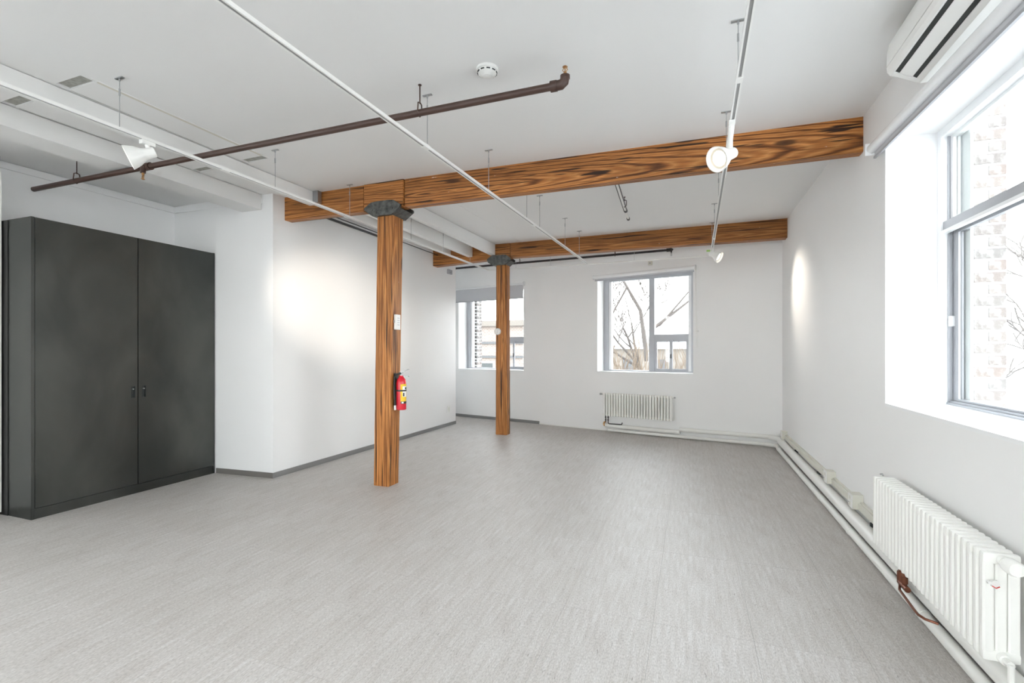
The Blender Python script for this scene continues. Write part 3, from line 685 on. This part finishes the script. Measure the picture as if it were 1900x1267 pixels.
# ------------------------------------------------------------------ air conditioner over the right window
ac = thing('air_conditioner', 'white split air conditioner high on the right wall above the window', 'air conditioner', (1.3,3.0,3.1))
ya, yb = 2.52, 3.43
def acp(name, poly, mt, y0=ya, y1=yb, sm=False):
    return MB().prism(poly, lambda p:(p[0],y0,p[1]), lambda p:(p[0],y1,p[1])).link(name, mt, ac, smooth=sm)
acp('housing', [(1.298,3.045),(1.235,3.045),(1.215,3.062),(1.195,3.075),(1.115,3.115),(1.112,3.31),(1.298,3.325)], M_plast)
fp = acp('front_panel', [(1.110,3.318),(1.086,3.295),(1.076,3.24),(1.074,3.165),(1.082,3.163),(1.090,3.24),(1.112,3.30)], M_white, ya-.004, yb+.006, True)
acp('lower_fascia', [(1.074,3.158),(1.078,3.128),(1.092,3.108),(1.104,3.112),(1.100,3.158)], M_white, ya-.004, yb+.006)
acp('air_slot', [(1.103,3.116),(1.125,3.102),(1.130,3.112),(1.108,3.124)], M_slot, ya+.03, yb-.03)
acp('louver', [(1.124,3.099),(1.185,3.066),(1.190,3.072),(1.150,3.098),(1.130,3.108)], M_white, ya+.03, yb-.035)
acp('air_slot', [(1.187,3.070),(1.206,3.057),(1.212,3.066),(1.192,3.08)], M_slot, ya+.03, yb-.03)
acp('rear_fascia', [(1.206,3.055),(1.232,3.038),(1.297,3.036),(1.297,3.05),(1.236,3.05),(1.215,3.066)], M_plast)
for y0_, y1_ in ((yb-.03, yb+.004), (ya-.004, ya+.03)):
    acp('end_cap', [(1.080,3.135),(1.094,3.106),(1.124,3.096),(1.206,3.052),(1.234,3.038),(1.298,3.038),(1.298,3.32),(1.115,3.318),(1.084,3.28)], M_plast, y0_, y1_)
tag(MB().tube([(1.26,2.51,3.065),(1.25,2.42,3.06),(1.27,2.2,3.03),(1.27,1.6,3.04)], .022, 10).link('pipe_sleeve', M_plast), 'white wrapped refrigerant line leaving the near end of the air conditioner', 'pipe')

# ------------------------------------------------------------------ radiators
def radiator(label, F, a0, n, pitch, z0, z1, b_front, depth, tf):
    """b_front negative: distance of the front face from the wall"""
    r = bpy.data.objects.new('column_radiator', None); C.objects.link(r); r['label'] = label; r['category'] = 'radiator'
    M = F @ Matrix.Translation((a0, b_front, z0)); r.matrix_world = M; W[r] = M
    h = z1-z0; tw = depth/3-.003
    m = MB()
    for k in range(3):
        y = depth/6+k*depth/3
        hx = pitch*tf*(1 if k == 0 else .8); hy = tw/2; ch_ = min(hx, hy)*.42
        sh = [(-hx+ch_,-hy),(hx-ch_,-hy),(hx,-hy+ch_),(hx,hy-ch_),(hx-ch_,hy),(-hx+ch_,hy),(-hx,hy-ch_),(-hx,-hy+ch_)]
        m.skin([[m.b.verts.new((pitch/2+a, y+b_, z)) for a, b_ in sh] for z in (.03,h-.03)], cap=False)
    for za, zb in ((0,.046),(h-.046,h)):
        m.box((pitch*.16,0,za), (pitch*.84,depth,zb), .012)
    sec = m.link('section', M_rad, r, smooth=True, world=False)
    for k in range(1, n):
        c2 = sec.copy(); C.objects.link(c2); c2.parent = r; c2.location = (k*pitch,0,0)
    Lr = n*pitch
    for z in (.024, h-.024):
        MB().cyl((.01,depth/2,z), (Lr-.01,depth/2,z), .015, 10).link('header_tube', M_rad, r, world=False)
    for x, s in ((0,-1),(Lr,1)):
        for z in (.024, h-.024): MB().cyl((x-s*.006,depth/2,z), (x+s*.016,depth/2,z), .021, 12).link('end_plug', M_rad, r, smooth=True, world=False)
    for x in (pitch*3, Lr-pitch*3):
        for z in (.09, h-.09): MB().box((x-.01,depth*.6,z-.012), (x+.01,-b_front,z+.012)).link('wall_bracket', M_rad, r, world=False)
    return r, M, Lr
# near radiator on the right wall: local x runs toward the camera
rA, MA, LA = radiator('long white column radiator on the right wall under the big window', RIGHT, 8.397-3.845, 26, .0505, .225, .668, -.178, .125, .33)
m = MB(); m.lathe((LA+.016,.0625,.419), (1,0,0), [(0,.016),(.02,.016),(.022,.03),(.06,.032),(.075,.026)], 16); m.link('thermostat_knob', M_rad, rA, smooth=True, world=False)
m = MB(); m.cyl((LA+.004,.012,.33),(LA+.018,.012,.33),.007,8); m.cyl((LA+.0,.032,.325),(LA+.014,.032,.325),.015,14); m.link('air_vent_tag', M_plast, rA, world=False)
m = MB(); m.tube([(LA+.015,.020,.318),(LA+.016,.032,.311),(LA+.015,.044,.318)], .0022, 6); m.link('red_ring', M_red_led, rA, world=False)
m = MB(); m.cyl((LA+.016,.0625,.024),(LA+.05,.0625,.024),.014,10); m.cyl((LA+.05,.0625,.03),(LA+.05,.0625,-.15),.011,10); m.link('supply_pipe', M_pipew, rA, world=False)
m = MB(); m.tube([(-.005,.0625,.445),(-.02,.0625,.452),(-.03,.055,.448)], .006, 6); m.link('bleed_valve', M_steel, rA, world=False)
vr = thing('radiator_valve', 'brown copper valve and bent pipe under the long radiator', 'valve', (1.15,3.40,.15))
m = MB(); m.cyl((1.150,3.455,.235), (1.150,3.455,.12), .013, 10); m.cyl((1.150,3.455,.20), (1.150,3.455,.15), .020, 8); m.cyl((1.150,3.405,.235), (1.150,3.405,.13), .013, 10); m.cyl((1.150,3.405,.19), (1.150,3.405,.155), .018, 8); m.cyl((1.150,3.47,.135),(1.150,3.36,.135),.016,10); m.link('valve_body', M_copper, vr, smooth=True)
MB().tube([(1.140,3.44,.13),(1.125,3.40,.115),(1.120,3.20,.105),(1.120,3.14,.103),(1.135,3.10,.103),(1.18,3.07,.103)], .007, 8).link('copper_pipe', M_copper, vr, smooth=True)
# far radiator on the back wall
rB, MB_, LB = radiator('short white column radiator on the back wall under the window', BACK, 3.628, 25, .0502, .290, .712, -.150, .105, .29)
m = MB(); m.cyl((-.016,.05,.398),(-.075,.05,.400),.012,8); m.cyl((-.05,.05,.398),(-.075,.05,.40),.017,8); m.link('air_vent', M_steel, rB, world=False)
m = MB(); m.cyl((LB+.016,.05,.398),(LB+.045,.05,.398),.012,8); m.link('air_vent', M_steel, rB, world=False)
vb = thing('radiator_valve', 'small dark valves and elbow pipe under the left end of the short radiator', 'valve', tuple(BACK @ Vector((3.64,-.1,.2))), BANG)
m = MB()
for x in (.025,.075): m.cyl((x,0,.10),(x,0,-.02),.009,8); m.cyl((x,0,.075),(x,0,.055),.015,8); m.cyl((x,0,.03),(x,0,.005),.014,8)
m.tube([(.075,0,-.015),(.078,0,-.045),(.10,0,-.052),(.31,0,-.047),(.335,0,-.045),(.345,0,-.012)], .010, 8); m.link('elbow_pipe', M_dark, vb, world=False, smooth=True)
m = MB(); m.tube([(.025,0,-.02),(.0,0,-.03),(-.012,0,-.06),(.0,0,-.085),(.03,0,-.095),(.055,0,-.088)], .016, 8); m.link('brass_bend', M_brass, vb, world=False, smooth=True)

# ------------------------------------------------------------------ heating pipes along the walls
def bk(a, b, z): return tuple(BACK @ Vector((a,b,z)))
hp = thing('heating_pipes', 'pair of white painted heating pipes along the foot of the back wall', 'pipe', (1.2,8.3,.1))
xl, xu = 1.205, 1.238
m = MB(); m.tube([bk(3.66,-.085,.115), bk(4.0,-.085,.112), bk(4.95,-.085,.108)], .036, 12); m.link('pipe_run', M_pipew, hp, smooth=True)
m = MB(); m.cyl(bk(4.93,-.085,.108), bk(4.99,-.085,.108), .043, 12); m.link('coupling', M_pipew, hp, smooth=True)
m = MB(); m.tube([bk(4.98,-.065,.150), bk(6.38,-.065,.160)], .034, 12); m.link('pipe_run', M_pipew, hp, smooth=True)
m = MB(); m.tube([bk(3.72,-.10,.034), bk(4.95,-.105,.036), bk(6.36,-.115,.052)], .026, 12); m.link('pipe_run', M_pipew, hp, smooth=True)
m = MB(); e0 = Vector(bk(6.34,-.065,.160)); m.tube([e0, Vector((1.19,8.30,.158)), Vector((xu-.004,8.24,.150)), (xu,8.10,.14)], .040, 12); m.link('elbow_fitting', M_pipew, hp, smooth=True)
m = MB(); e0 = Vector(bk(6.30,-.115,.052)); m.tube([e0, Vector((xl-.02,8.26,.052)), Vector((xl,8.20,.05)), (xl,8.05,.045)], .032, 12); m.link('elbow_fitting', M_pipew, hp, smooth=True)
hp2 = thing('heating_pipes', 'pair of white painted heating pipes along the foot of the right wall', 'pipe', (1.22,4,.08))
m = MB(); m.tube([(xu,8.12,.14), (xu,4.0,.128), (xu,S_FRONT+.02,.12)], .050, 14); m.link('pipe_run', M_pipew, hp2, smooth=True)
m = MB(); m.tube([(xl-.005,8.08,.036), (xl-.002,5.0,.036), (xl-.002,S_FRONT+.02,.036)], .030, 12); m.link('pipe_run', M_pipew, hp2, smooth=True)
for y in (7.3,5.55,4.6,3.3):
    MB().cyl((xl-.004,y-.02,.036), (xl-.004,y+.02,.036), .033, 12).link('coupling', M_pipew, hp2, smooth=True)
for y in (7.2,6.0,4.35): MB().box((xu+.02,y-.010,.165), (1.298,y+.010,.20)).link('pipe_clip', M_slot, hp2)

rc = thing('cable_raceway', 'cream surface raceway along the right wall above the heating pipes', 'raceway', (1.28,6,.24))
for ya_, yb_ in ((3.1,4.644),(4.756,5.444),(5.556,7.964)):
    MB().box((1.262,ya_,.205), (1.30,yb_,.262), .004).link('raceway_channel', M_cream, rc)
    MB().box((1.276,ya_,.262), (1.30,yb_,.272), .002).link('raceway_cover', M_cream, rc)
def outlet(label, y, h0, h1, d):
    r = thing('outlet_box', label, 'outlet', (1.25,y,h0))
    MB().box((1.30-d,y-.055,h0), (1.30,y+.055,h1), .004).link('box_body', M_cream, r)
    MB().box((1.30-d-.006,y-.052,h0+.004), (1.30-d,y+.052,h1-.004), .003).link('cover_plate', M_plast, r)
    m = MB()
    for z in (h0+.035, h1-.035): m.box((1.30-d-.0075,y-.016,z-.013), (1.30-d-.006,y+.016,z+.013))
    m.link('socket', M_cream, r); MB().cyl((1.30-d-.009,y+.03,(h0+h1)/2-.02), (1.30-d-.006,y+.03,(h0+h1)/2-.02), .004, 8).link('screw', M_steel, r)
outlet('cream outlet box on the raceway, second from the long radiator', 5.50, .205, .325, .075)
outlet('cream outlet box on the raceway, the one nearest the long radiator', 4.70, .205, .325, .075)
outlet('cream junction box on the raceway at the far corner', 8.02, .19, .315, .07)

# ------------------------------------------------------------------ small things on posts and walls
fe = thing('fire_extinguisher', 'red fire extinguisher with yellow label on the near post', 'fire extinguisher', (-3.0,4.60,.84))
cx, cy = -3.005, 4.575; zb = .842
MB().lathe((cx,cy,zb), (0,0,1), [(0,.046),(.006,.053),(.30,.053),(.335,.045),(.36,.026),(.37,.022),(.378,.022)], 24).link('cylinder', M_red, fe, smooth=True)
def band(name, z0, z1, a0, a1, mt, r=.0538):
    m = MB(); n = 12; lo = []; hi = []
    for k in range(n+1):
        a = a0+(a1-a0)*k/n; lo.append(m.b.verts.new((cx+r*math.cos(a),cy+r*math.sin(a),zb+z0))); hi.append(m.b.verts.new((cx+r*math.cos(a),cy+r*math.sin(a),zb+z1)))
    for k in range(n): m.face([lo[k],lo[k+1],hi[k+1],hi[k]])
    m.link(name, mt, fe, smooth=True)
fa = -1.15
band('label', .075, .285, fa, fa+1.7, M_yel); band('label_panel', .145, .26, fa+.42, fa+1.35, M_lab, .0542)
band('label_band', .070, .095, fa+.02, fa+1.7, M_black, .0543); band('label_panel', .074, .091, fa+.2, fa+.62, M_lab, .0546); band('label_band', .225, .25, fa+.95, fa+1.6, M_black, .0546); band('label_band', .15, .19, fa+.5, fa+.8, M_black, .0546)
MB().lathe((cx,cy,zb+.205), (0,0,1), [(0,.0545),(0,.0565),(.016,.0565),(.016,.0545)], 24, cap=False).link('strap', M_black, fe, smooth=True)
m = MB(); m.cyl((cx,cy,zb+.376),(cx,cy,zb+.405),.016,12); m.box((cx-.014,cy-.02,zb+.40),(cx+.014,cy+.018,zb+.418),.003)
m.link('valve_head', M_steel, fe, smooth=True)
m = MB(); m.hexa([(cx-.01,cy-.01,zb+.415),(cx+.012,cy-.01,zb+.415),(cx+.012,cy+.01,zb+.415),(cx-.01,cy+.01,zb+.415),(cx+.09,cy-.012,zb+.450),(cx+.10,cy-.012,zb+.446),(cx+.10,cy+.012,zb+.446),(cx+.09,cy+.012,zb+.450)]); m.link('lever', M_steel, fe)
m = MB(); m.hexa([(cx+.0,cy-.01,zb+.385),(cx+.01,cy-.01,zb+.38),(cx+.01,cy+.01,zb+.38),(cx+.0,cy+.01,zb+.385),(cx+.09,cy-.012,zb+.372),(cx+.095,cy-.012,zb+.362),(cx+.095,cy+.012,zb+.362),(cx+.09,cy+.012,zb+.372)]); m.link('handle', M_steel, fe)
MB().cyl((cx,cy-.018,zb+.40),(cx,cy-.034,zb+.40),.013,12).link('pressure_gauge', M_black, fe)
MB().tube([(cx-.015,cy-.01,zb+.395),(cx-.045,cy-.03,zb+.39),(cx-.060,cy-.045,zb+.35),(cx-.058,cy-.05,zb+.2),(cx-.052,cy-.045,zb+.05)], .009, 8).link('hose', M_black, fe, smooth=True)
MB().cyl((cx-.052,cy-.045,zb+.05),(cx-.05,cy-.043,zb-.0),.012,8).link('nozzle', M_lab, fe)
m = MB(); m.box((-3.088,cy-.02,zb+.02),(-3.056,cy+.02,zb+.40)); m.link('wall_bracket', M_black, fe)

sw = thing('sensor_box', 'small white box with slots on the near post above the fire extinguisher', 'control', (-3.07,4.58,1.8))
MB().box((-3.074,4.535,1.725), (-3.046,4.622,1.892), .004).link('box_body', M_plast, sw)
m = MB()
for z in (1.775,1.80,1.825,1.85): m.box((-3.0462,4.56,z), (-3.0445,4.60,z+.006))
m.link('vent_slots', M_alu, sw)
m = MB(); m.box((-3.075,4.526,1.80),(-3.062,4.536,1.83)); m.link('side_clip', M_steel, sw)
dk = thing('wall_disc', 'pale round disc on the face of the far timber post', 'disc', (-3.218,7.93,1.827))
MB().cyl((-3.222,7.942,1.827),(-3.222,7.922,1.827),.060,28).link('disc_body', M_plast, dk, smooth=True)
MB().lathe((-3.222,7.922,1.827),(0,-1,0),[(0,.058),(.003,.060),(.004,.052)],28,cap=False).link('disc_rim', M_steel, dk, smooth=True)
MB().hexa([(-3.232,7.9205,1.79),(-3.228,7.9205,1.788),(-3.228,7.922,1.788),(-3.232,7.922,1.79),(-3.212,7.9205,1.866),(-3.208,7.9205,1.864),(-3.208,7.922,1.864),(-3.212,7.922,1.866)]).link('pointer', M_alu, dk)
gs = thing('alarm_box', 'small grey box high on the far end of the left wall under the beam', 'sensor', (-4.51,8.55,3.05))
MB().box((-4.515,8.465,3.002), (-4.475,8.625,3.092), .006).link('box_body', M_alu, gs)
MB().cyl((-4.475,8.57,3.045),(-4.468,8.57,3.045),.02,12).link('sounder', M_steel, gs)
sp2 = thing('wall_switch', 'white switch plate low on the far end of the left wall', 'switch', (-4.51,8.52,.33))
MB().box((-4.515,8.482,.265), (-4.503,8.566,.400), .003).link('plate', M_plast, sp2)
MB().box((-4.503,8.51,.30), (-4.498,8.538,.365), .002).link('rocker', M_cream, sp2)
bx = thing('junction_box', 'small grey-white box above the roller blind on the back wall', 'sensor', bk(4.47,-.03,3.03), BANG)
MB().box((-.035,-.01,-.035), (.035,.03,.035), .006).link('box_body', M_cream, bx, world=False)
MB().cyl((0,-.01,0),(0,-.016,0),.014,10).link('lens_cap', M_alu, bx, world=False)
MB().box((.205,7.76,2.968),(.2555,7.80,2.99),.002).link('tape_flag', M_green, TRK1)['label'] = 'scrap of green tape'

# ------------------------------------------------------------------ outdoors
GZ = -3.4
struct(MB().box((-90,-60,GZ-.3), (90,140,GZ)).link('ground', M_snow))
def grow(m, rng, p, d, L, r, depth, out):
    pts = [p]; rad = [r]; n = 4
    for k in range(n):
        d = (d+Vector((rng.uniform(-.16,.16),rng.uniform(-.16,.16),rng.uniform(-.04,.10)))).normalized()
        p = p+d*(L/n); pts.append(p); rad.append(max(.013,r*(1-.45*(k+1)/n)))
    m.tube(pts, rad, 7 if depth > 2 else 4)
    if depth <= 0: return
    for k in range(3 if depth > 1 else 4):
        i = rng.choice((2,3,4,4)); q = Vector((rng.uniform(-1,1),rng.uniform(-1,1),rng.uniform(-.1,.7))).normalized()
        grow(m, rng, pts[i], (d*.75+q*.75).normalized(), L*rng.uniform(.55,.8), rad[i]*rng.uniform(.5,.7), depth-1, out)
def tree(x, y, h, r, label, seed, lean=(0,0), depth=4, extra=()):
    rng = random.Random(seed); t = thing('bare_tree', label, 'tree', (x,y,GZ), 0, 'bare trees outside the windows')
    m = MB(); b = Vector((x,y,GZ)); top = b+Vector((lean[0],lean[1],h*.45))
    mid = (b+top)/2+Vector((lean[0]*-.15,0,0)); m.tube([b,mid,top], [r,r*.8,r*.62], 10); m.link('trunk', M_bark, t, smooth=True)
    m = MB()
    for k in range(4):
        q = Vector((rng.uniform(-1,1),rng.uniform(-.6,.6),rng.uniform(.5,1.1))).normalized(); grow(m, rng, top, q, h*.24, r*.36, depth, None)
    for e in extra: m.tube([Vector(p) for p in e[0]], list(e[1]), 5)
    m.link('branches', M_bark, t)
tree(-1.75, 23, 9.0, .20, 'bare leaning tree outside the back window above the short radiator', 3, (-.5,0), 4,
     extra=[([(-1.9,22.8,1.0),(-2.2,22.7,3.3),(-2.9,22.5,4.6),(-3.5,22.4,5.6)], [.13,.09,.06,.03]), ([(-2.75,22.5,4.4),(-3.4,22.4,3.2),(-4.0,22.4,2.2)], [.05,.04,.02]),
            ([(-1.75,22.9,2.4),(-.9,23.2,3.1),(.1,23.4,3.9),(1.2,23.6,4.4)], [.09,.07,.045,.02]), ([(-1.4,23,2.6),(-.5,23.3,3.7),(.3,23.5,4.7)], [.06,.045,.02])])
tree(-6.0, 30, 8.0, .16, 'bare thin tree farther out beyond the back windows', 11, (.3,0), 3)
tree(9.2, 13.5, 9.0, .18, 'bare tree outside the right-hand window', 21, (.2,.2), 3)
tree(6.2, 11.5, 6.0, .10, 'slender bare tree close outside the right-hand window', 29, (-.2,.1), 3)
def brush(name, x0, x1, y0, y1, n, hmax, seed, label):
    rng = random.Random(seed); m = MB()
    for k in range(n):
        p = Vector((rng.uniform(x0,x1),rng.uniform(y0,y1),GZ)); h = rng.uniform(.45,1)*hmax; q = p+Vector((rng.uniform(-.5,.5),rng.uniform(-.4,.4),h*.6)); e = q+Vector((rng.uniform(-.9,.9),rng.uniform(-.5,.5),h*.4))
        m.tube([p,q,e], [.034,.022,.010], 3)
        for j in range(3):
            s = p+(q-p)*rng.uniform(.5,1); m.tube([s, s+Vector((rng.uniform(-.7,.7),rng.uniform(-.3,.3),rng.uniform(.2,.8)))], [.014,.007], 3)
    o = tag(m.link(name, M_twig), label, 'shrubs'); o['kind'] = 'stuff'
brush('brushwood', -3.9, 6, 17, 20.5, 900, 5.4, 5, 'tangle of dry leafless brush outside the back windows')
brush('brushwood', 6.0, 12, 7.5, 9.6, 500, 5.6, 6, 'tangle of dry leafless brush outside the right-hand window')
# low brick building behind the far-left window
bb = thing('brick_building', 'low pale brick building seen through the far-left back window', 'building', (-9,16,GZ))
MB().box((-15,16,GZ), (-5.55,22,2.35)).link('wall', M_oldbrick, bb)
MB().box((-15.1,15.85,2.35), (-5.45,22.1,2.55)).link('parapet', M_siding, bb)
for z in (1.72,1.22): MB().box((-15.02,15.93,z), (-5.52,16,z+.08)).link('string_course', M_roof, bb)
for x in (-7.4,-9.2):
    w_ = MB().box((x,15.96,.1), (x+.8,16.02,1.1)).link('window', M_frame, bb); MB().box((x+.06,15.95,.16), (x+.74,15.965,1.04)).link('pane', M_slot, w_)
hb = thing('house', 'pale low house far off beyond the back window', 'building', (0,44,GZ))
MB().box((-7,42,GZ), (2.5,50,1.6)).link('wall', M_siding, hb)
MB().prism([(41.6,1.6),(50.4,1.6),(46,3.4)], lambda p:(-7.3,p[0],p[1]), lambda p:(2.8,p[0],p[1])).link('roof', M_snow, hb)
for x in (-5.5,-3.0,-.5): MB().box((x,41.95,-.6), (x+1.0,42.02,.7)).link('window', M_roof, hb)
